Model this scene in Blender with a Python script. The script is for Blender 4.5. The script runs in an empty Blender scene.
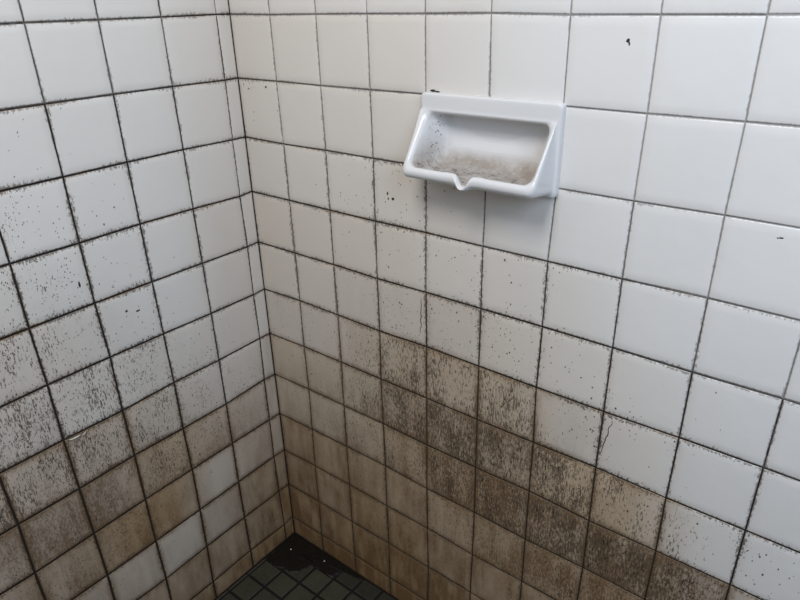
import bpy, math, random
from mathutils import Matrix, Vector, Euler, noise
random.seed(7)
U = 0.108                       # one wall tile (metres)
C = bpy.context.scene.collection
CAM= [9.27358, -7.39046, 0.24642, 1.1215, 0.02059, 0.65775, 635.00081]
XR= [0, 0.9807, 1.9743, 2.9741, 3.9745, 4.9792, 5.9996, 6.9888, 7.986, 8.9759]
YL= [-0.2735, -1.2929, -2.297, -3.2995, -4.3027, -5.2964]
ZH= [-0.0, -1.0059, -2.0111, -3.0124, -4.0132, -5.0109, -6.0221, -7.0186, -8.0313, -9.0398, -10.054, -11.0687]
RC={(0,0):(-0.019,0.002),(0,1):(-0.035,-1.014),(0,2):(-0.010,-2.031),(0,3):(-0.008,-3.033),(0,4):(0.000,-4.037),(0,5):(0.006,-5.025),(0,6):(0.007,-6.024),(0,7):(-0.008,-7.032),(0,8):(0.009,-8.045),(0,9):(0.009,-9.060),(0,10):(-0.040,-10.088),(0,11):(-0.047,-11.103),(1,0):(0.963,-0.011),(1,1):(0.969,-1.002),(1,2):(0.991,-2.025),(1,3):(0.994,-3.014),(1,4):(1.006,-4.016),(1,5):(1.009,-4.984),(1,6):(0.999,-5.993),(1,7):(1.016,-6.989),(1,8):(0.995,-8.010),(1,9):(0.974,-9.004),(1,10):(0.975,-10.026),(1,11):(0.961,-11.068),(2,0):(1.970,-0.002),(2,1):(1.969,-1.013),(2,2):(1.980,-2.014),(2,3):(1.978,-3.021),(2,4):(1.978,-4.017),(2,5):(1.994,-5.000),(2,6):(1.992,-6.005),(2,7):(1.982,-6.995),(2,8):(1.976,-8.004),(2,9):(1.975,-9.003),(2,10):(1.976,-10.044),(2,11):(1.985,-11.042),(3,0):(2.968,0.005),(3,1):(2.973,-1.011),(3,2):(2.979,-2.018),(3,3):(2.971,-3.027),(3,4):(2.968,-4.036),(3,5):(2.975,-5.031),(3,6):(2.958,-6.021),(3,7):(2.974,-6.998),(3,8):(2.985,-7.991),(3,9):(2.983,-9.018),(3,10):(2.992,-10.039),(3,11):(2.988,-11.060),(4,0):(3.971,0.005),(4,3):(3.969,-3.018),(4,4):(3.965,-4.016),(4,5):(3.974,-5.004),(4,6):(3.977,-6.019),(4,7):(3.973,-7.030),(4,8):(3.970,-8.039),(4,9):(3.982,-9.019),(4,10):(4.001,-10.051),(5,0):(4.959,0.013),(5,3):(4.967,-3.020),(5,4):(4.972,-4.013),(5,5):(4.974,-5.017),(5,6):(4.983,-6.034),(5,7):(4.988,-7.027),(5,8):(4.999,-8.027),(5,9):(4.993,-9.062),(6,0):(5.987,-0.009),(6,3):(5.970,-3.016),(6,4):(5.973,-4.006),(6,5):(5.962,-5.031),(6,6):(5.987,-6.026),(6,7):(5.991,-6.992),(6,8):(5.996,-8.054),(7,0):(6.987,-0.008),(7,1):(6.995,-1.011),(7,2):(6.985,-2.014),(7,3):(6.978,-3.017),(7,4):(6.982,-4.007),(7,5):(6.985,-5.031),(7,6):(6.987,-6.004),(7,7):(6.999,-7.041),(7,8):(7.011,-8.019),(8,0):(7.983,-0.008),(8,1):(7.989,-1.007),(8,2):(7.979,-2.004),(8,3):(7.984,-3.001),(8,4):(7.985,-4.016),(8,5):(7.992,-5.009),(8,6):(7.987,-6.038),(8,7):(7.998,-7.015),(9,4):(8.973,-4.005),(9,5):(8.975,-5.005),(9,6):(8.977,-6.029),(9,7):(8.981,-7.005),}
LC={(0,0):(-0.268,0.007),(0,1):(-0.264,-1.014),(0,2):(-0.275,-2.010),(0,3):(-0.276,-3.038),(0,4):(-0.258,-4.029),(0,5):(-0.268,-5.036),(0,6):(-0.255,-6.019),(0,7):(-0.279,-6.996),(0,8):(-0.287,-8.031),(0,9):(-0.298,-9.026),(0,10):(-0.286,-10.047),(0,11):(-0.260,-11.107),(1,0):(-1.291,0.004),(1,1):(-1.295,-0.996),(1,2):(-1.291,-1.988),(1,3):(-1.293,-3.005),(1,4):(-1.291,-4.018),(1,5):(-1.286,-5.030),(1,6):(-1.286,-6.038),(1,7):(-1.290,-7.053),(1,8):(-1.296,-8.018),(1,9):(-1.303,-9.039),(1,10):(-1.302,-10.041),(1,11):(-1.291,-11.045),(2,0):(-2.291,0.006),(2,1):(-2.297,-0.993),(2,2):(-2.302,-1.992),(2,3):(-2.302,-2.989),(2,4):(-2.302,-4.005),(2,5):(-2.293,-5.004),(2,6):(-2.284,-6.009),(2,7):(-2.291,-7.042),(2,8):(-2.279,-8.021),(2,9):(-2.291,-9.054),(2,10):(-2.306,-10.051),(2,11):(-2.330,-11.071),(3,0):(-3.296,0.013),(3,1):(-3.299,-0.997),(3,2):(-3.304,-2.003),(3,3):(-3.309,-3.004),(3,4):(-3.309,-4.000),(3,5):(-3.284,-4.987),(3,6):(-3.302,-6.044),(3,7):(-3.291,-7.002),(3,8):(-3.298,-8.016),(3,9):(-3.301,-9.062),(3,10):(-3.289,-10.081),(4,3):(-4.301,-3.000),(4,4):(-4.312,-4.010),(4,5):(-4.302,-4.984),(4,6):(-4.315,-6.016),(4,7):(-4.305,-7.028),(4,8):(-4.294,-8.043),(4,9):(-4.283,-9.056),(5,7):(-5.284,-7.032),(5,8):(-5.303,-8.068),}
GLAZE_A, GLAZE_B = (.72,.71,.695), (.78,.775,.765)
# grime and tint of every tile: mould dots top/bottom, film top/bottom, warm tint, joint grime (0-9)
GR = {
 -1: "000013 000012 000012 000012 000012 000001 000001 000001 000001 000001".split(),
  0: "000023 000022 000022 000022 000012 000002 000001 000001 000001 000001".split(),
  1: "100024 000023 000023 000023 000012 000001 000001 000001 000001 000001".split(),
  2: "000025 000025 010025 110026 010023 000012 000003 000002 000001 000001".split(),
  3: "000035 000036 010036 120036 210025 210025 000014 000003 000003 000001".split(),
  4: "000035 010036 121136 231136 331136 330036 120025 010014 000004 000003".split(),
  5: "111135 121136 352246 782357 772357 692357 331237 110026 000005 000004".split(),
  6: "121345 331446 562546 886656 986656 986656 891367 572367 340017 010005".split(),
  7: "112446 222546 552656 664666 887666 889766 998756 998856 798746 441126".split(),
  8: "000667 000666 110666 215666 435666 557766 557766 677766 888766 881656".split(),
  9: "000778 000777 110788 116787 116676 116676 226676 448766 558756 661656".split(),
 10: "000889 000888 000898 008998 007888 007886 005686 006676 006666 005566".split(),
 11: "000999 000999 000999 008999 008999 008889 006776 006666 006666 006666".split(),
}
# columns run from the room corner outward; column 0 is the narrow strip
GL = {
 -1: "000024 000014 000003 000003 000003 000003".split(),
  0: "000025 000014 000003 000003 000003 110003".split(),
  1: "000024 000014 000004 000004 110005 220005".split(),
  2: "000024 000014 000005 010006 220006 440006".split(),
  3: "000024 000026 000005 110007 330107 560118".split(),
  4: "000025 000025 000005 120107 441117 661128".split(),
  5: "000026 010025 140115 551117 661117 671228".split(),
  6: "011236 130125 350226 661328 772338 772438".split(),
  7: "012336 341436 452547 672567 447738 447738".split(),
  8: "003447 120446 001136 224676 445777 225748".split(),
  9: "000678 000677 000447 002337 112447 000547".split(),
 10: "000798 000777 000666 000667 000667 000667".split(),
 11: "000899 000898 000787 000777 000777 000777".split(),
}

# ------------------------------------------------------------------ helpers
def mesh_obj(name, verts, faces, mats, parent=None, fmat=None, smooth=True):
    me = bpy.data.meshes.new(name)
    me.from_pydata([tuple(v) for v in verts], [], faces)
    for m in mats: me.materials.append(m)
    if fmat: me.polygons.foreach_set('material_index', fmat)
    me.polygons.foreach_set('use_smooth', [smooth]*len(faces))
    me.update()
    o = bpy.data.objects.new(name, me); C.objects.link(o)
    if parent: o.parent = parent
    return o

def structure(o): o['kind'] = 'structure'; return o
def tag(o, label, cat, group=None):
    o['label'] = label; o['category'] = cat
    if group: o['group'] = group
    return o

class NT:
    """tiny node-tree builder"""
    def __init__(s, name):
        s.m = bpy.data.materials.new(name); s.m.use_nodes = True
        s.t = s.m.node_tree; s.t.nodes.clear()
        s.out = s.t.nodes.new('ShaderNodeOutputMaterial')
        s.b = s.t.nodes.new('ShaderNodeBsdfPrincipled')
        s.t.links.new(s.b.outputs[0], s.out.inputs[0])
    def put(s, sock, v):
        if isinstance(v, bpy.types.NodeSocket): s.t.links.new(v, sock)
        elif v is not None:
            if sock.type == 'RGBA' and len(v) == 3: v = (*v, 1)
            sock.default_value = v
    def math(s, op, a, b=None, c=None, clamp=False):
        n = s.t.nodes.new('ShaderNodeMath'); n.operation = op; n.use_clamp = clamp
        for i, v in enumerate((a, b, c)):
            if v is not None: s.put(n.inputs[i], v)
        return n.outputs[0]
    def mix(s, f, a, b, mode='MIX'):
        n = s.t.nodes.new('ShaderNodeMix'); n.data_type = 'RGBA'; n.blend_type = mode
        s.put(n.inputs[0], f); s.put(n.inputs[6], a); s.put(n.inputs[7], b)
        return n.outputs[2]
    def step(s, v, a, b, lo=0., hi=1.):
        n = s.t.nodes.new('ShaderNodeMapRange'); n.interpolation_type = 'SMOOTHSTEP'
        for i, x in enumerate((v, a, b, lo, hi)): s.put(n.inputs[i], x)
        return n.outputs[0]
    def coords(s, scale=(1,1,1), off=(0,0,0)):
        tc = s.t.nodes.new('ShaderNodeTexCoord')
        m = s.t.nodes.new('ShaderNodeMapping'); s.t.links.new(tc.outputs['Object'], m.inputs[0])
        m.inputs['Scale'].default_value = scale; m.inputs['Location'].default_value = off
        return m.outputs[0]
    def noise(s, vec, scale, detail=3, rough=.55, dist=0):
        n = s.t.nodes.new('ShaderNodeTexNoise'); s.put(n.inputs['Vector'], vec)
        n.inputs['Scale'].default_value = scale; n.inputs['Detail'].default_value = detail
        n.inputs['Roughness'].default_value = rough; n.inputs['Distortion'].default_value = dist
        return n.outputs[0]
    def voronoi(s, vec, scale):
        n = s.t.nodes.new('ShaderNodeTexVoronoi'); s.put(n.inputs['Vector'], vec)
        n.inputs['Scale'].default_value = scale
        sp = s.t.nodes.new('ShaderNodeSeparateColor'); s.t.links.new(n.outputs['Color'], sp.inputs[0])
        return n.outputs['Distance'], sp.outputs[0], sp.outputs[1]
    def attr(s, name):
        n = s.t.nodes.new('ShaderNodeAttribute'); n.attribute_name = name
        sp = s.t.nodes.new('ShaderNodeSeparateColor'); s.t.links.new(n.outputs['Color'], sp.inputs[0])
        return sp.outputs[0], sp.outputs[1], sp.outputs[2], n.outputs['Alpha']
    def uv(s):
        n = s.t.nodes.new('ShaderNodeUVMap'); n.uv_map = 'tile'
        sp = s.t.nodes.new('ShaderNodeSeparateXYZ'); s.t.links.new(n.outputs[0], sp.inputs[0])
        return sp.outputs[0], sp.outputs[1]
    def bump(s, h, strength, dist):
        n = s.t.nodes.new('ShaderNodeBump'); n.inputs['Strength'].default_value = strength
        n.inputs['Distance'].default_value = dist; s.t.links.new(h, n.inputs['Height'])
        s.t.links.new(n.outputs[0], s.b.inputs['Normal'])

def dots(nt, scale, zs, seed, dens, r0, r1, soft=.05):
    """irregular mould dots; dens (0..1) is the share of cells that carry one"""
    wob = nt.noise(nt.coords((1,1,1), (seed,)*3), 420, 1)
    v = nt.coords((1,1,zs), (seed*.37, seed*.11, seed*.73))
    d, c0, c1 = nt.voronoi(v, scale)
    d = nt.math('ADD', d, nt.math('MULTIPLY', nt.math('SUBTRACT', wob, .5), .35))
    rad = nt.math('MULTIPLY_ADD', c0, r1-r0, r0)
    m = nt.math('SUBTRACT', 1., nt.step(nt.math('SUBTRACT', d, rad), -soft, soft))
    return nt.math('MULTIPLY', m, nt.math('LESS_THAN', c1, dens))

def tile_material():
    nt = NT('glazed_wall_tile')
    sp, st, wm, eg = nt.attr('grime')
    u, v = nt.uv()
    # glaze: slightly varying off-white
    big = nt.noise(nt.coords(), 4.5, 2)
    base = nt.mix(big, GLAZE_A, GLAZE_B)
    # streak fields: vertical runs and cloudy patches
    streak = nt.noise(nt.coords((1,1,.16)), 95, 4, .6)
    cloud = nt.noise(nt.coords((1,1,.6), (3,1,2)), 17, 4, .6)
    fine = nt.noise(nt.coords((1,1,.45), (1,5,2)), 260, 3, .65)
    # 1. film of soap scum / dirt
    film = nt.math('MULTIPLY', st, nt.math('MULTIPLY_ADD', streak, .7, .58))
    film = nt.math('MULTIPLY', film, nt.math('ADD', nt.step(cloud, .28, .72, .64, 1.26), nt.step(nt.noise(nt.coords((1,1,.13), (9,2,6)), 44, 4, .6), .32, .68, -.17, .17)))
    film = nt.math('MULTIPLY', film, nt.math('MULTIPLY_ADD', nt.step(fine, .36, .64), nt.math('MULTIPLY_ADD', sp, .6, .15), nt.math('MULTIPLY_ADD', sp, -.3, .95)))
    film = nt.math('MINIMUM', film, .93)
    filmcol = nt.mix(wm, (.150,.112,.076), (.165,.090,.036))
    tint = nt.mix(nt.math('MULTIPLY', nt.math('POWER', wm, .9), .92), base, (.50,.35,.18))  # warm tint of the glaze, set tile by tile
    col = nt.mix(film, tint, filmcol)
    # 2. speckled mould
    clus = nt.step(nt.noise(nt.coords((1,1,.42), (7,2,5)), 34, 3, .6), .36, .66)
    clus2 = nt.step(nt.noise(nt.coords((1,1,.8), (2,9,4)), 13, 2, .5), .33, .62)
    cl = nt.math('MULTIPLY', nt.math('MULTIPLY_ADD', clus, 1.0, .15), nt.math('MULTIPLY_ADD', clus2, .8, .42))
    hv = nt.step(sp, .30, .95)
    cl = nt.math('ADD', nt.math('MULTIPLY', cl, nt.math('SUBTRACT', 1., hv)), nt.math('MULTIPLY', hv, nt.math('MULTIPLY_ADD', clus, .5, .62)))
    dens = nt.math('MULTIPLY', sp, cl)
    # the darker, brushed texture of dense mould (between dots and film)
    mott = nt.noise(nt.coords((1,1,.24), (4,4,9)), 380, 3, .7)
    mth = nt.math('MULTIPLY_ADD', dens, -.27, .71)
    mm = nt.step(mott, nt.math('SUBTRACT', mth, .05), nt.math('ADD', mth, .06))
    mm = nt.math('MULTIPLY', mm, nt.step(sp, .10, .5))
    col = nt.mix(nt.math('MULTIPLY', mm, .80), col, (.072,.047,.028))
    dens2 = nt.math('MULTIPLY', dens, nt.math('MULTIPLY_ADD', hv, -.45, 1.))
    d1 = dots(nt, 390, .62, 1.3, nt.math('MULTIPLY', dens2, .62), .14, .42)
    d2 = dots(nt, 215, .72, 4.1, nt.math('MULTIPLY', dens2, .30), .07, .30)
    d3 = dots(nt, 270, .20, 8.7, nt.math('MULTIPLY', nt.math('MULTIPLY', dens, dens), .60), .05, .30)
    dd = nt.math('MAXIMUM', nt.math('MAXIMUM', d1, d2), d3)
    col = nt.mix(nt.math('MULTIPLY', dd, .92), col, (.020,.014,.009))
    # 3. black creeping out of the joints
    ev = nt.math('MINIMUM', v, nt.math('SUBTRACT', 1., v))
    eu = nt.math('MINIMUM', u, nt.math('SUBTRACT', 1., u))
    e = nt.math('MINIMUM', ev, nt.math('MULTIPLY', eu, 1.25))
    gn = nt.noise(nt.coords((1,1,.55), (5,5,5)), 260, 4, .75)
    gl = nt.noise(nt.coords((1,1,1), (8,3,1)), 16, 2, .5)
    w = nt.math('MULTIPLY', nt.step(gn, .36, .80), nt.step(gl, .33, .68, .25, 1.))
    w = nt.math('MULTIPLY', nt.math('MULTIPLY', w, eg), .27)
    fr = nt.math('SUBTRACT', 1., nt.step(e, nt.math('MULTIPLY', w, .45), nt.math('ADD', w, .012)))
    col = nt.mix(nt.math('MULTIPLY', fr, nt.math('MULTIPLY_ADD', eg, .5, .40, clamp=True)), col, (.036,.024,.014))
    halo = nt.math('SUBTRACT', 1., nt.step(e, 0., .16))
    col = nt.mix(nt.math('MULTIPLY', nt.math('MULTIPLY', halo, nt.math('MULTIPLY', eg, nt.step(nt.math('ADD', wm, st), .3, .6, .15, 1.))), nt.math('MULTIPLY', cloud, 1.1)), col, (.19,.12,.06))
    # rusty bleed along the joints
    rl = nt.step(nt.noise(nt.coords((1,1,1), (1,7,3)), 11, 2), .50, .62)
    rs = nt.math('SUBTRACT', 1., nt.step(ev, 0., .045))
    rl = nt.math('MULTIPLY', rl, nt.step(st, .08, .35, 1., 0.))
    col = nt.mix(nt.math('MULTIPLY', nt.math('MULTIPLY', rl, rs), nt.math('MULTIPLY', nt.math('MULTIPLY', eg, 1.3, clamp=True), .38)), col, (.30,.16,.06))
    nt.put(nt.b.inputs['Base Color'], col)
    dirty = nt.math('MAXIMUM', nt.math('MAXIMUM', film, dd), mm)
    nt.put(nt.b.inputs['Roughness'], nt.math('MULTIPLY_ADD', dirty, .45, .24, clamp=True))
    nt.b.inputs['Specular IOR Level'].default_value = .42
    hgt = nt.math('ADD', nt.noise(nt.coords(), 30, 2), nt.math('MULTIPLY', nt.math('MAXIMUM', dd, mm), .10))
    nt.bump(hgt, .22, .003)
    return nt.m

def grout_material():
    nt = NT('grimy_grout')
    sp, st, wm, eg = nt.attr('grime')
    n = nt.noise(nt.coords(), 120, 4, .65)
    f = nt.math('MULTIPLY', eg, nt.math('MULTIPLY_ADD', n, 2.4, 1.2), clamp=True)
    col = nt.mix(f, (.42,.41,.40), (.016,.011,.008))
    nt.put(nt.b.inputs['Base Color'], col)
    nt.b.inputs['Roughness'].default_value = .9
    nt.bump(n, .5, .002)
    return nt.m

# ------------------------------------------------------------------ tiled walls
NR, TOP = 13, -8                 # right-wall columns built, first row
XR = XR + [XR[-1] + 1.0*k for k in range(1, 6)]
YL = YL + [YL[-1] - 1.003*k for k in range(1, 6)]
FLOOR = -11.55
def zh(h):
    if h < 0: return -h*1.004
    return ZH[h] if h <= 11 else FLOOR - .02
def corner_back(k, h):
    z = zh(h)
    if (k, h) in RC and h <= 11:
        x, z2 = RC[(k, h)]
        return (max(0., x) if k else 0., z2*.8+z*.2 if k else z)
    x = XR[k]
    if h < 0 and (k, 0) in RC and k: x = RC[(k, 0)][0]
    if h > 11 and (k, 11) in RC and k: x = RC[(k, 11)][0]
    return (x, z)
def corner_left(k, h):           # k = -1 is the room corner
    if k < 0: return (0., zh(h))
    z = zh(h)
    if (k, h) in LC and h <= 11:
        y, z2 = LC[(k, h)]
        return (y, z2*.8+z*.2)
    y = YL[k]
    if h < 0 and (k, 0) in LC: y = LC[(k, 0)][0]
    if h > 11 and (k, 11) in LC: y = LC[(k, 11)][0]
    return (y, z)

def tile_block(corner, cols, rows, place, val, gap, skip=(), edge=None):
    """place(a, z, depth) -> point; val(col,row,u,v) -> grime rgba; rows/cols are indices of tiles"""
    V, F, FM, COL, UV = [], [], [], [], []
    s_ = [0, .007, .022, .12, .27, .42, .58, .73, .88, .978, .993, 1]
    prof = lambda o: {0: .034, .007: .006, .022: 0.0008}.get(round(min(o, 1-o), 3), 0.)
    n = len(s_)
    for h in rows:
        for k in cols:
            if (k, h) in skip: continue
            tl, tr = corner(k, h), corner(k+1, h); bl, br = corner(k, h+1), corner(k+1, h+1)
            gh = gap(k, h)[0]; gv = gap(k, h)[1]
            sx = 1 if tr[0] > tl[0] else -1
            tl = (tl[0]+sx*gv, tl[1]-gh); tr = (tr[0]-sx*gv, tr[1]-gh)
            bl = (bl[0]+sx*gv, bl[1]+gh); br = (br[0]-sx*gv, br[1]+gh)
            off = random.uniform(-.0025, .0025); tu = random.uniform(-.006, .006); tv = random.uniform(-.005, .005)
            b0 = len(V)
            for j, t in enumerate(s_):
                for i, s in enumerate(s_):
                    a = (tl[0]*(1-s)+tr[0]*s)*(1-t) + (bl[0]*(1-s)+br[0]*s)*t
                    z = (tl[1]*(1-s)+tr[1]*s)*(1-t) + (bl[1]*(1-s)+br[1]*s)*t
                    d = max(prof(s), prof(t)) + off + tu*(s-.5) + tv*(t-.5)
                    V.append(place(a, z, d)); COL.append(val(k, h, s, t)); UV.append((s, 1-t))
            for j in range(n-1):
                for i in range(n-1):
                    a = b0+j*n+i; F.append((a, a+1, a+n+1, a+n)); FM.append(0)
    # grout bed behind the faces (runs on a little behind the room corner and below the floor)
    def ext(kk, hh, p):
        a, z = p
        if kk == edge: a = a + (-.05 if a >= -.001 and corner(kk+1, 0)[0] > a else .05)
        if hh == 12: z -= .1
        return a, z
    for h in rows:
        for k in cols:
            if (k, h) in skip: continue
            b0 = len(V)
            for (s, t) in ((0,0),(1,0),(1,1),(0,1)):
                p = corner(k+s, h+t); V.append(place(*ext(k+s, h+t, p), .0125)); COL.append(val(k, h, s, t)); UV.append((.5,.5))
            F.append((b0, b0+1, b0+2, b0+3)); FM.append(1)
    return V, F, FM, COL, UV

def finish_wall(name, data, flip):
    V, F, FM, COL, UV = data
    if flip: F = [tuple(reversed(f)) for f in F]
    o = mesh_obj(name, V, F, [M_TILE, M_GROUT], fmat=FM)
    me = o.data
    ca = me.color_attributes.new('grime', 'FLOAT_COLOR', 'POINT')
    ca.data.foreach_set('color', [c for q in COL for c in q])
    uvl = me.uv_layers.new(name='tile')
    for l in me.loops: uvl.data[l.index].uv = UV[l.vertex_index]
    return structure(o)

def sampler(table, lohi, extend):
    """table[row] = list of 'sSfFwe' strings per column (see GR/GL)"""
    def get(k, h):
        row = max(lohi[0], min(lohi[1], h))
        r = table[row]; k = max(0, min(len(r)-1, k))
        d = [int(c)/9 for c in r[k]]
        if row >= 8 and d[2] == 0 and d[3] > .4: d[2] = d[3]-.13
        if 4 < row < 9 and max(d[2:4]) > .3: d[4] = min(1, d[4]+.11)
        return d
    def val(k, h, s, t):
        own, lf, rt = get(k, h), get(k-1, h), get(k+1, h)
        wl = max(0., .5-s); wr = max(0., s-.5)
        m = [o*(1-wl-wr)+l*wl+r*wr for o, l, r in zip(own, lf, rt)]
        return (m[0]*(1-t)+m[1]*t, m[2]*(1-t)+m[3]*t, m[4], m[5])
    return val
M_TILE, M_GROUT = tile_material(), grout_material()
PX0, PX1, PZ0, PZ1 = 3.955, 6.04, -.965, -2.13       # soap dish plate

def gap_back(k, h):
    return ((.0026 if k > 5 else .0036) if h < 3 else .0068, .0014 if h < 4 else .0038)
def gap_left(k, h):
    a = .0042 + .0008*max(0, h) + .0009*max(0, k)
    return (a, a*.85)
def sampler_left(k, h, s, t): return SL(k+1, h, s, t)
SR = sampler(GR, (-1, 11), None); SL = sampler(GL, (-1, 11), None)

wall_back = finish_wall('wall_back', tile_block(corner_back, range(0, NR), range(TOP, 12),
    lambda a, z, d: (a*U, d*U, z*U), SR, gap_back, skip={(4,1),(5,1)}, edge=0), False)
wall_left = finish_wall('wall_left', tile_block(corner_left, range(0, 9), range(TOP, 12),
    lambda a, z, d: (-d*U, a*U, z*U), sampler_left, gap_left), True)
strip = finish_wall('trim_1', tile_block(corner_left, range(-1, 0), range(TOP, 12),
    lambda a, z, d: (-d*U, a*U, z*U), sampler_left, lambda k, h: (.0045+.0003*max(0,h), .003+.0004*max(0,h)), edge=-1), True)

# ------------------------------------------------------------------ mosaic floor
def floor_material():
    nt = NT('dark_mosaic_tile')
    n = nt.noise(nt.coords(), 22, 4, .6); f = nt.noise(nt.coords((1,1,1),(4,2,1)), 160, 3, .6)
    col = nt.mix(n, (.042,.042,.029), (.072,.071,.050))
    col = nt.mix(nt.step(f, .5, .8), col, (.035,.030,.022))
    g, _, _, _ = nt.attr('grime')
    col = nt.mix(nt.math('MULTIPLY', g, .8), col, (.010,.009,.008))
    nt.put(nt.b.inputs['Base Color'], col); nt.b.inputs['Roughness'].default_value = .42
    nt.b.inputs['Specular IOR Level'].default_value = .3
    nt.bump(f, .3, .002); return nt.m
def plain(name, c, r, spec=.3, nscale=60, amt=.3):
    nt = NT(name); n = nt.noise(nt.coords(), nscale, 3)
    nt.put(nt.b.inputs['Base Color'], nt.mix(nt.math('MULTIPLY', n, amt), c, tuple(x*.45 for x in c)))
    nt.b.inputs['Roughness'].default_value = r; nt.b.inputs['Specular IOR Level'].default_value = spec
    return nt.m
M_FG = plain('black_floor_grout', (.010,.008,.007), .8)
V, F, FM, COL = [], [], [], []
xs = [0., .075] + [.075+.545*k for k in range(1, 26)]
ys = [0., -.43] + [-.43-.54*k for k in range(1, 19)]
for i in range(len(xs)-1):
    for j in range(len(ys)-1):
        x0, x1, y0, y1 = xs[i], xs[i+1], ys[j], ys[j+1]
        g = .026 if x1-x0 > .2 else .01
        b0 = len(V); dz = random.uniform(-.006, .006)
        cx, cy = (x0+x1)/2, (y0+y1)/2
        dirt = 1. if cx < .5 and cy > -.8 else (.95 if (cy > -.43 and cx < 1.3) else (.55 if cy > -.43 else random.uniform(0, .3)))
        if i == 1 and j == 1: dirt = .6
        ring = []
        for o, d in ((g, -.05), (g+.004, -.012), (g+.02, 0.)):
            for (px, py) in ((x0+o, y0-o), (x1-o, y0-o), (x1-o, y1+o), (x0+o, y1+o)):
                V.append((px*U, py*U, (FLOOR+d+dz)*U)); COL.append((dirt,)*3+(1,))
        for r in range(2):
            for q in range(4):
                a = b0+4*r+q; b = b0+4*r+(q+1) % 4
                F.append((a, a+4, b+4, b)); FM.append(0)
        F.append((b0+11, b0+10, b0+9, b0+8)); FM.append(0)
b0 = len(V)
for q in ((-.08,.08),(xs[-1],.08),(xs[-1],ys[-1]),(-.08,ys[-1])):
    V.append((q[0]*U, q[1]*U, (FLOOR-.022)*U)); COL.append((1,1,1,1))
F.append((b0+3, b0+2, b0+1, b0)); FM.append(1)
floor = mesh_obj('floor', V, F, [floor_material(), M_FG], fmat=FM, smooth=False); structure(floor)
floor.data.color_attributes.new('grime', 'FLOAT_COLOR', 'POINT').data.foreach_set('color', [c for q in COL for c in q])

# black slime pooled in the corner
nt = NT('black_slime'); n = nt.noise(nt.coords(), 90, 4)
nt.put(nt.b.inputs['Base Color'], nt.mix(n, (.006,.0055,.005), (.020,.017,.013)))
nt.b.inputs['Roughness'].default_value = .35; nt.b.inputs['Specular IOR Level'].default_value = .2
nt.bump(n, .4, .002); M_SLIME = nt.m
out = [(.02,-.02),(.02,-.62),(.06,-.93),(.23,-1.02),(.45,-1.00),(.60,-.93),(.80,-.92),(.97,-.80),(1.03,-.62),(1.05,-.48),(1.22,-.45),(1.45,-.45),(1.66,-.44),(1.70,-.30),(1.74,-.18),(1.95,-.12),(2.3,-.09),(2.3,-.02),(1.5,-.02),(.8,-.02)]
pts = []
for i, p in enumerate(out):
    q = out[(i+1) % len(out)]
    for s in range(6):
        x = p[0]+(q[0]-p[0])*s/6; y = p[1]+(q[1]-p[1])*s/6
        w = noise.noise(Vector((x*6, y*6, 1.)))*.05 + noise.noise(Vector((x*17, y*17, 2.)))*.02
        pts.append((max(.012, x+w), min(-.012, y+w)))
cx, cy = .55, -.35
V = [(cx*U, cy*U, (FLOOR+.022)*U)]; F = []
N = len(pts)
for s, hh in ((.5,.022),(.9,.020),(.97,.014),(1.,-.02)):
    for (x, y) in pts: V.append(((cx+(x-cx)*s)*U, (cy+(y-cy)*s)*U, (FLOOR+hh)*U))
for i in range(N):
    F.append((0, 1+(i+1) % N, 1+i))
    for r in range(3):
        a = 1+r*N+i; b = 1+r*N+(i+1) % N
        F.append((a, b, b+N, a+N))
pud = mesh_obj('slime_puddle', V, F, [M_SLIME])
tag(pud, 'black slimy puddle pooled on the dark mosaic floor in the shower corner', 'puddle')

# ------------------------------------------------------------------ ceramic soap dish
def dish_material():
    nt = NT('white_glazed_ceramic')
    dt, mold, _, _ = nt.attr('dirt')
    n1 = nt.noise(nt.coords((1,1,1)), 55, 4, .65); n2 = nt.noise(nt.coords((.6,1.6,1.6), (2,3,1)), 230, 4, .7)
    base = (.70,.705,.715)
    f = nt.math('MULTIPLY', dt, nt.math('MULTIPLY_ADD', n1, 1.2, .25), clamp=True)
    col = nt.mix(nt.math('MULTIPLY', f, .95), base, (.31,.265,.225))
    # pale soap crumbs over the dirt
    col = nt.mix(nt.math('MULTIPLY', nt.step(n2, .56, .66), nt.math('MULTIPLY', dt, .5)), col, (.62,.59,.55))
    k = nt.step(nt.noise(nt.coords((.55,1.2,1.2), (6,1,2)), 185, 3, .7), nt.math('MULTIPLY_ADD', mold, -.26, .76), nt.math('MULTIPLY_ADD', mold, -.26, .80))
    k = nt.math('MULTIPLY', k, nt.step(mold, .08, .3))
    col = nt.mix(nt.math('MULTIPLY', k, .8), col, (.045,.036,.03))
    nt.put(nt.b.inputs['Base Color'], col)
    nt.put(nt.b.inputs['Roughness'], nt.math('MULTIPLY_ADD', f, .5, .16, clamp=True))
    nt.bump(nt.math('MULTIPLY', nt.math('ADD', n2, n1), dt), .6, .0012)
    return nt.m
M_DISH = dish_material()

NB, NS, NTP = 120, 44, 60
def param():
    P = []
    for i in range(NTP): P.append((-1+2*i/NTP, 1))
    for i in range(NS): P.append((1, 1-2*i/NS))
    for i in range(NB): P.append((1-2*i/NB, -1))
    for i in range(NS): P.append((-1, -1+2*i/NS))
    return P
PAR = param(); NP = len(PAR)
def lerp(a, b, t): return a+(b-a)*t
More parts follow.
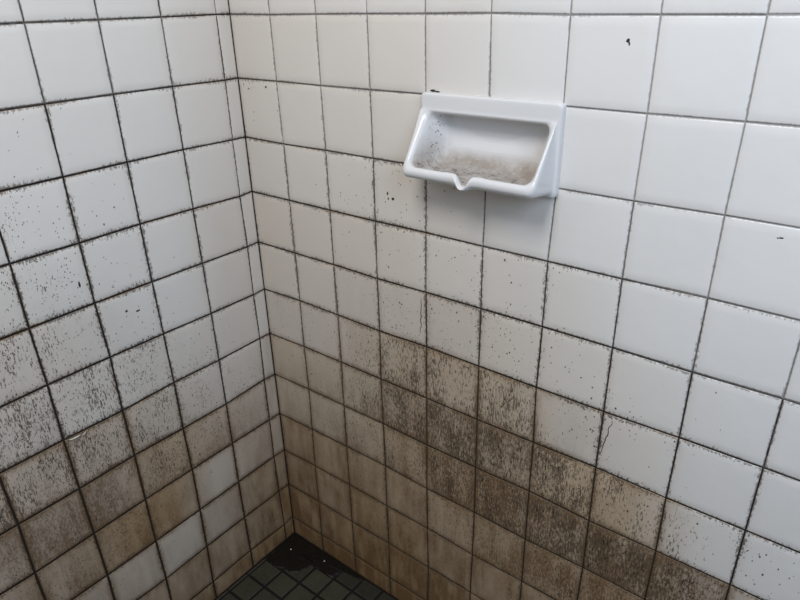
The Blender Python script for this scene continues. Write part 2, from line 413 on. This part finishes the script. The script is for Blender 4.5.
# x0, x1, ztop, zbot, y at top, y at bottom, corner radius top, corner radius bottom, z where the slope starts
RINGS = [
 (3.955, 6.04, -0.965, -2.13, 0.03, 0.03, 0.05, 0.07),
 (3.955, 6.04, -0.965, -2.13, -0.055, -0.055, 0.05, 0.07),
 (3.962, 6.033, -0.972, -2.123, -0.082, -0.082, 0.05, 0.07),
 (3.985, 6.012, -0.995, -2.105, -0.095, -0.1, 0.05, 0.08),
 (3.99, 5.998, -1.08, -2.09, -0.098, -0.13, 0.06, 0.09),
 (3.985, 5.985, -1.13, -2.07, -0.099, -0.3, 0.06, 0.1),
 (3.97, 5.985, -1.155, -2.035, -0.1, -0.52, 0.06, 0.1),
 (3.978, 5.982, -1.17, -1.99, -0.102, -0.595, 0.07, 0.1),
 (4.01, 5.968, -1.185, -1.93, -0.104, -0.612, 0.08, 0.1),
 (4.045, 5.948, -1.2, -1.885, -0.1, -0.59, 0.09, 0.11),
 (4.075, 5.925, -1.213, -1.872, -0.088, -0.55, 0.1, 0.12),
 (4.1, 5.9, -1.225, -1.895, -0.06, -0.51, 0.1, 0.14),
 (4.125, 5.875, -1.232, -1.935, 0.0, -0.43, 0.1, 0.15),
 (4.155, 5.84, -1.235, -1.945, 0.08, -0.22, 0.1, 0.16),
 (4.19, 5.8, -1.24, -1.925, 0.16, -0.06, 0.1, 0.16),
 (4.23, 5.75, -1.27, -1.895, 0.2, 0.06, 0.1, 0.15),
 (4.28, 5.67, -1.33, -1.835, 0.21, 0.115, 0.1, 0.13),
 (4.42, 5.53, -1.42, -1.72, 0.215, 0.15, 0.08, 0.08),
 (4.7, 5.25, -1.53, -1.6, 0.215, 0.185, 0.03, 0.03),
]
def ring_pts(R):
    x0, x1, zt, zb, yt, yb, rt, rb = R
    hx, hz = (x1-x0)/2, (zt-zb)/2; cx, cz = (x0+x1)/2, (zt+zb)/2
    out = []
    for (u, w) in PAR:
        r = min(rt if w > 0 else rb, hx*.95, hz*.95)
        px, pz = u*hx, w*hz
        ix = max(-hx+r, min(hx-r, px)); iz = max(-hz+r, min(hz-r, pz))
        dx, dz = px-ix, pz-iz; L = math.hypot(dx, dz)
        if L > 1e-9: px, pz = ix+dx/L*r, iz+dz/L*r
        x, z = cx+px, cz+pz
        t = (zt-z)/(zt-zb)
        y = lerp(yt, yb, t)
        out.append(Vector((x, y, z)))
    return out
def catmull(p0, p1, p2, p3, t):
    return .5*((2*p1)+(-p0+p2)*t+(2*p0-5*p1+4*p2-p3)*t*t+(-p0+3*p1-3*p2+p3)*t**3)
base = [ring_pts(r) for r in RINGS]
SUBD = 4; loops = []; tag_i = []
for i in range(len(base)-1):
    nsub = 1 if i == 0 else SUBD
    for s in range(nsub):
        t = s/nsub
        if i < 2: L = [a.lerp(b, t) for a, b in zip(base[i], base[i+1])]
        else:
            pm = base[i-1]; pn = base[min(i+2, len(base)-1)]
            L = [catmull(a, b, c, d, t) for a, b, c, d in zip(pm, base[i], base[i+1], pn)]
        loops.append(L); tag_i.append(i+t)
loops.append(base[-1]); tag_i.append(len(base)-1)
# drip spout pressed into the middle of the front lip, lip slightly sagging
for li, L in enumerate(loops):
    ti = tag_i[li]
    if ti < 4.2: continue
    for v in L:
        front = max(0., min(1., (-v.y-.22)/.20))
        low = max(0., min(1., (-v.z-1.66)/.14))
        if front*low > 0:
            dx = v.x-4.985
            crest = math.exp(-((ti-9.4)/2.2)**2)
            v.z -= (.125*crest+.02)*math.exp(-abs(dx/.085)**3)*front*low
            v.y -= .045*math.exp(-(dx/.12)**2)*front*low
            v.z += .008*crest*(math.exp(-((abs(dx)-.22)/.09)**2))*front*low
V = []; COL = []
for li, L in enumerate(loops):
    ti = tag_i[li]
    for v in L:
        V.append(v*U)
        d = m = 0.
        if ti > 9.6:
            inside = min(1., (ti-9.6)/1.2)
            lowf = max(0., min(1., (-v.z-1.68)/.17))
            d = lowf*inside
            cornr = max(0., 1-min(abs(v.x-4.14), abs(v.x-5.80))/.22)
            d = max(d, inside*cornr*.75*max(0., min(1., (-v.z-1.45)/.3)))
            m = lowf*inside*(.38+.36*max(0., min(1., (-v.y+.02)/.16)))
            m = max(m, inside*.75*max(0., 1-abs(v.x-4.17)/.10)*(1 if v.z > -1.95 else .7))
            m = max(m, inside*.5*max(0., 1-abs(v.x-5.72)/.14)*max(0., min(1., (-v.z-1.5)/.2)))
        elif ti > 4.5:
            m = .22*max(0., min(1., (-v.z-1.94)/.06))*max(0., 1-abs(v.x-4.9)/.9)
        COL.append((d, m, 0, 1))
nl = len(loops)
faces = []; fl = []
for r in range(nl-1):
    for i in range(NP):
        a = r*NP+i; b = r*NP+(i+1) % NP
        faces.append((a, a+NP, b+NP, b)); fl.append(tag_i[r])
cen = sum((v for v in loops[-1]), Vector())/NP*U
V.append(cen); COL.append((.1, 0, 0, 1))
for i in range(NP):
    faces.append(((nl-1)*NP+i, len(V)-1, (nl-1)*NP+(i+1) % NP)); fl.append(99)
tmp = bpy.data.meshes.new('tmp'); tmp.from_pydata([tuple(v) for v in V], [], faces); tmp.update()
NRM = [v.normal.copy() for v in tmp.vertices]; bpy.data.meshes.remove(tmp)
ORG = Vector((5.0*U, 0, -1.55*U))
def sub_mesh(name, keep, parent):
    idx = {}; vs = []; fs = []
    for f, t in zip(faces, fl):
        if not keep(t): continue
        g = []
        for q in f:
            if q not in idx: idx[q] = len(vs); vs.append(V[q]-ORG)
            g.append(idx[q])
        fs.append(g)
    o = mesh_obj(name, vs, fs, [M_DISH], parent)
    inv = sorted(idx, key=lambda q: idx[q])
    o.data.color_attributes.new('dirt', 'FLOAT_COLOR', 'POINT').data.foreach_set('color', [c for q in inv for c in COL[q]])
    o.data.normals_split_custom_set_from_vertices([NRM[q] for q in inv])
    return o
dish = bpy.data.objects.new('soap_dish', None); C.objects.link(dish); dish.location = ORG
dish.empty_display_size = .02
tag(dish, 'white glazed ceramic soap dish set into the tiled wall, grimy inside, with a drip notch', 'soap dish')
sub_mesh('back_plate', lambda t: t < 4.5, dish)
sub_mesh('rim', lambda t: 4.5 <= t < 10.5, dish)
bas = sub_mesh('basin', lambda t: t >= 10.5, dish)
bas['label'] = 'basin stained with brown soap residue'

# ------------------------------------------------------------------ small marks
def blob(name, x, y, z, rx, ry, rz, m, seed, parent=None, org=Vector()):
    V, F = [], []; NU, NV = 14, 8
    for j in range(NV+1):
        th = math.pi*j/NV
        for i in range(NU):
            ph = 2*math.pi*i/NU
            d = Vector((math.sin(th)*math.cos(ph), math.sin(th)*math.sin(ph), math.cos(th)))
            k = 1 + .55*noise.noise(d*1.7+Vector((seed, seed*2, 3)))
            V.append(Vector((x+d.x*rx*k, y+d.y*ry*k, z+d.z*rz*k))*U - org)
    for j in range(NV):
        for i in range(NU):
            a = j*NU+i; b = j*NU+(i+1) % NU
            F.append((a, a+NU, b+NU, b))
    return mesh_obj(name, V, F, [m], parent)
M_MOULD = plain('black_mould', (.035,.028,.022), .8)
M_WHITE = plain('off_white', (.75,.74,.70), .5, nscale=300, amt=.2)
for n_, (x, z, rx, rz) in enumerate([(6.681,-.262,.020,.020),(6.700,-.295,.009,.018),(8.561,-2.143,.022,.008),(8.53,-2.150,.012,.006),
        (4.10,-.948,.045,.014),(4.17,-.957,.045,.010),(3.355,-2.592,.022,.020),(3.25,-2.52,.012,.022),(3.26,-2.60,.010,.02),(.703,-1.108,.020,.016),(.25,-1.16,.012,.010)]):
    blob('mould_spot', x, -.001, z, rx, .006, rz, M_MOULD, n_*3.1, wall_back)
for n_, (y, z, ry, rz) in enumerate([(-3.47,-3.62,.016,.05),(-2.85,-4.33,.020,.020),(-2.66,-4.40,.035,.014)]):
    blob('mould_spot', .001, y, z, .006, ry, rz, M_MOULD, 50+n_*2.3, wall_left)
def ribbon(name, path, w, m, parent=None, org=Vector()):
    V, F = [], []
    P = [Vector(p)*U for p in path]
    n = 6
    for i, p in enumerate(P):
        t = (P[min(i+1, len(P)-1)]-P[max(i-1, 0)]).normalized()
        a = t.orthogonal().normalized(); b = t.cross(a)
        r_ = w*U*(.35+.65*math.sin(math.pi*(i+.3)/(len(P)-.4)))
        for k in range(n):
            q = 2*math.pi*k/n; V.append(p+(a*math.cos(q)+b*math.sin(q))*r_-org)
    for i in range(len(P)-1):
        for k in range(n):
            F.append((i*n+k, i*n+(k+1) % n, (i+1)*n+(k+1) % n, (i+1)*n+k))
    F.append(tuple(range(n))[::-1]); F.append(tuple((len(P)-1)*n+k for k in range(n)))
    return mesh_obj(name, V, F, [m], parent)
def wiggle(x0, z0, x1, z1, seed, amp=.03):
    return [(x0+(x1-x0)*t/14+amp*noise.noise(Vector((t*.45, seed, 0))), -.0005, z0+(z1-z0)*t/14) for t in range(15)]
for a in ((7.12,-5.12,7.03,-5.72,1.), (3.87,-4.15,3.86,-4.78,2.5)):
    ribbon('hairline_crack', wiggle(*a), .0065, M_MOULD, wall_back)
# sliver of loose joint filler on the left wall
p0 = Vector((.012, -4.13, -6.06))*U
chip = ribbon('filler_sliver', [(.006,-4.245,-6.056),(.014,-4.20,-6.064),(.020,-4.15,-6.064),(.022,-4.10,-6.062),(.018,-4.06,-6.058)], .013, M_WHITE, None, p0)
tag(chip, 'longer white sliver of loose filler peeling from a joint low on the grimy left wall', 'filler sliver', 'loose filler slivers on the left wall'); chip.location = p0
p0 = Vector((.012, -4.0, -6.07))*U
chip = ribbon('filler_sliver', [(.004,-4.035,-6.098),(.014,-4.015,-6.085),(.018,-3.99,-6.068),(.012,-3.972,-6.050)], .010, M_WHITE, None, p0)
tag(chip, 'shorter white sliver of loose filler, curling up just right of the longer sliver', 'filler sliver', 'loose filler slivers on the left wall'); chip.location = p0
for (x, y, lab, sd) in ((.34,-.44,'tiny white fleck on the black puddle close to the wall corner',1.),(1.22,-.22,'tiny white fleck at the puddle edge beneath the back wall, farther from the corner',4.)):
    p0 = Vector((x, y, FLOOR+.024))*U
    f = blob('white_fleck', x, y, FLOOR+.026, .016, .016, .010, M_WHITE, sd, None, p0); f.location = p0  # small off-white blob on the puddle surface
    tag(f, lab, 'fleck', 'white flecks on the puddle')

# ------------------------------------------------------------------ camera
cx_, cy_, cz_, ea, eb, ec, f_ = CAM
Rx = Matrix.Rotation(ea, 3, 'X'); Ry = Matrix.Rotation(eb, 3, 'Y'); Rz = Matrix.Rotation(ec, 3, 'Z')
M = (Rz @ Ry @ Rx).to_4x4(); M.translation = Vector((cx_, cy_, cz_))*U
cam = bpy.data.cameras.new('camera'); co = bpy.data.objects.new('camera', cam); C.objects.link(co)
co.matrix_world = M; cam.sensor_width = 36; cam.sensor_fit = 'HORIZONTAL'; cam.lens = f_/800*36; cam.clip_start = .01
bpy.context.scene.camera = co
# ------------------------------------------------------------------ light
def area(name, loc, target, size, power, col, sy=None):
    l = bpy.data.lights.new(name, 'AREA'); l.shape = 'RECTANGLE'; l.size = size; l.size_y = sy or size
    l.energy = power; l.color = col
    o = bpy.data.objects.new(name, l); C.objects.link(o)
    o.location = Vector(loc)*U; o.rotation_euler = (Vector(target)*U-o.location).to_track_quat('-Z', 'Y').to_euler()
    return o
area('skylight', (6.5, -9.5, 8.5), (4.5, -1.5, -3), .5, 12.9, (1.0, .955, .90))
area('window_daylight', (14.5, -7, 4), (9, 0, -3), .7, 10.3, (.64, .79, 1.0))
w = bpy.data.worlds.new('world'); bpy.context.scene.world = w; w.use_nodes = True
bg = w.node_tree.nodes['Background']; bg.inputs[0].default_value = (.97, .95, .92, 1); bg.inputs[1].default_value = .18
vs = bpy.context.scene.view_settings; vs.view_transform = 'Standard'; vs.look = 'None'; vs.exposure = 0; vs.gamma = 1
